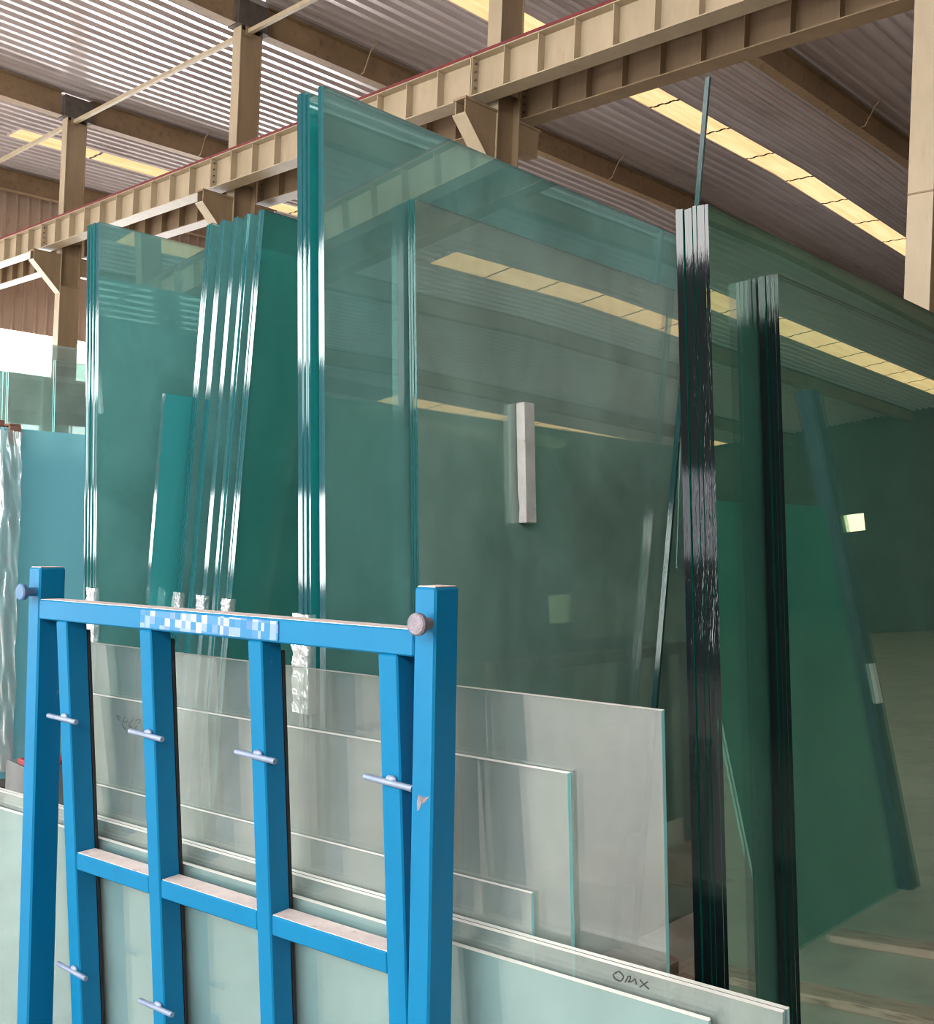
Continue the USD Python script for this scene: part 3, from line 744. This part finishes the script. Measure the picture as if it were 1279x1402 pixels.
a = math.radians(4.2)
S_eu, S_et, S_ev = RU, RW * math.cos(a) + RV * math.sin(a) * 1.0, RV * math.cos(a) - RW * math.sin(a)
def on_rack(u0_, u1_, w_top, v_top, T, mat, label, v_bot=-1.325):
    """sheet leaning on the uprights; its front face lies at w = w_top + LEAN * (-0.127 - v)"""
    n = RW * math.cos(a) + RV * math.sin(a)
    w_bot = w_top + LEAN * (-0.127 - v_bot)
    P = RQ + RU * u0_ + RW * w_bot + RV * v_bot
    H = (v_top - v_bot) / math.cos(a)
    return sheet(P, RU, n, RV * math.cos(a) - RW * math.sin(a), u1_ - u0_, T, H, mat, label)
g = 0.0680
on_rack(-0.478, 1.93, g, -0.672, 0.008, "pale_stack_front", "lowest clear sheet on the blue rack, nearest its uprights"); g += 0.0084
on_rack(-0.474, 1.93, g, -0.674, 0.008, "pale_stack_core", "second low pale sheet on the blue rack, just behind the nearest"); g += 0.0084
on_rack(-0.590, 1.84, g + 0.004, -0.634, 0.010, "pale_stack_front", "long low sheet on the blue rack reaching furthest right, front one of two"); g += 0.0145
on_rack(-0.594, 1.835, g, -0.632, 0.010, "clear_sheet_deep", "long low sheet on the blue rack reaching furthest right, rear one of two"); g += 0.0104
on_rack(-0.120, 1.30, g + 0.004, -0.556, 0.008, "clear_sheet_deep", "third tallest clear sheet on the blue rack, shortest to the right"); g += 0.0125
on_rack(-0.195, 1.31, g + 0.004, -0.327, 0.012, "clear_sheet", "second tallest clear sheet on the blue rack"); g += 0.0165
on_rack(-0.372, 1.30, g + 0.004, -0.197, 0.012, "clear_sheet", "tallest clear sheet on the blue rack, its corner near the black-edged stack"); g += 0.0125

# ------------------------------------------------------------------ handwriting on the glass (pen strokes)
def stroke(parent, pts, r=0.0011):
    obj("stroke", rk(tube(pts, r, 5)), "ink", parent)
def on_s(u, v, w_top):
    return (u, w_top + LEAN * (-0.127 - v) - 0.0012, v)
wr = thing("pen_mark", "black pen scribble on the low sheet's top edge, lower right", "writing")
for loop in ([(0.0, .6), (.25, .95), (.45, .6), (.3, .15), (.05, .2), (-.05, .5), (.1, .8)], [(.5, .2), (.62, .7), (.75, .85), (.72, .5), (.6, .25), (.8, .4), (.95, .75), (1.0, .3)], [(1.15, .75), (1.3, .5), (1.55, .2)], [(1.5, .75), (1.35, .5), (1.15, .15)]):
    tt = np.linspace(0, 1, 14)
    L_ = np.array(loop); s_ = np.linspace(0, 1, len(L_))
    pts = [on_s(-0.300 - 0.042 * np.interp(t, s_, L_[:, 0]), -0.662 + 0.022 * np.interp(t, s_, L_[:, 1]), 0.0680 + 0.0208) for t in tt]
    stroke(wr, pts)
wr = thing("pen_mark", "faint grey scribbles on a clear sheet behind the rack's left bay", "writing")
for k in range(9):
    u, v = 1.10 - 0.022 * (k % 5) - 0.004 * k, -0.375 - 0.018 * (k // 5)
    pts = [on_s(u - 0.008 * math.cos(t * 5 + k) - 0.004 * t, v + 0.007 * math.sin(t * 4 + 2 * k), 0.121) for t in np.linspace(0, 1, 8)]
    stroke(wr, pts, 0.0008)

# ------------------------------------------------------------------ things beside the camera that the green glass mirrors
t = thing("leaning_post", "dark navy rack post standing right of the photo, seen in the green glass", "post")
def slant(pts, hx, ya, yb):
    V = []
    for z, x, y in pts:
        for dx in (-hx, hx):
            for dy in (ya, yb):
                V.append((x + dx, y + dy, z))
    return trimesh.convex.convex_hull(np.array(V))
px = lambda z: 5.43 - 0.25 * z
obj("post", slant([(0.0, px(0), -0.30), (2.5, px(2.5), -0.27)], 0.055, -0.04, 0.04), "post_navy", t)
obj("sticker", slant([(0.95, px(0.95), -0.29), (1.15, px(1.15), -0.29)], 0.04, 0.0405, 0.044), "paper", t, label="white sticker")
eE = np.array([-0.265, 0.03, 1.0]); eE /= np.linalg.norm(eE)
sheet((4.12, -0.30, 0.01), (1, 0, 0), (0, -1, 0.03), eE, 1.19, 0.010, 1.98, "green_sheet", "green glass sheet leaning right of the photo, seen in the green glass", name="glass_sheet")
for k, (x, ya, yb, lab) in enumerate([(3.75, -0.5, 0.6, "nearer"), (4.45, -0.25, 0.7, "farther")]):
    obj("floor_plank", cbx(x - 0.06, x + 0.06, ya, yb, 0, 0.035, 0.004), "timber", label=f"{lab} pale plank on the floor right of the photo, seen in the green glass", cat="timber")

lab = sheet_mesh((3.98, -0.288, 0.93), (1, 0, 0), (0, 0.99, -0.03), (-0.255, 0.029, 0.966), 0.24, 0.0015, 0.27)
obj("paper_label", (lab[0], lab[1]), "paper", label="white paper stuck on the green sheet right of the photo, seen mirrored", cat="paper")
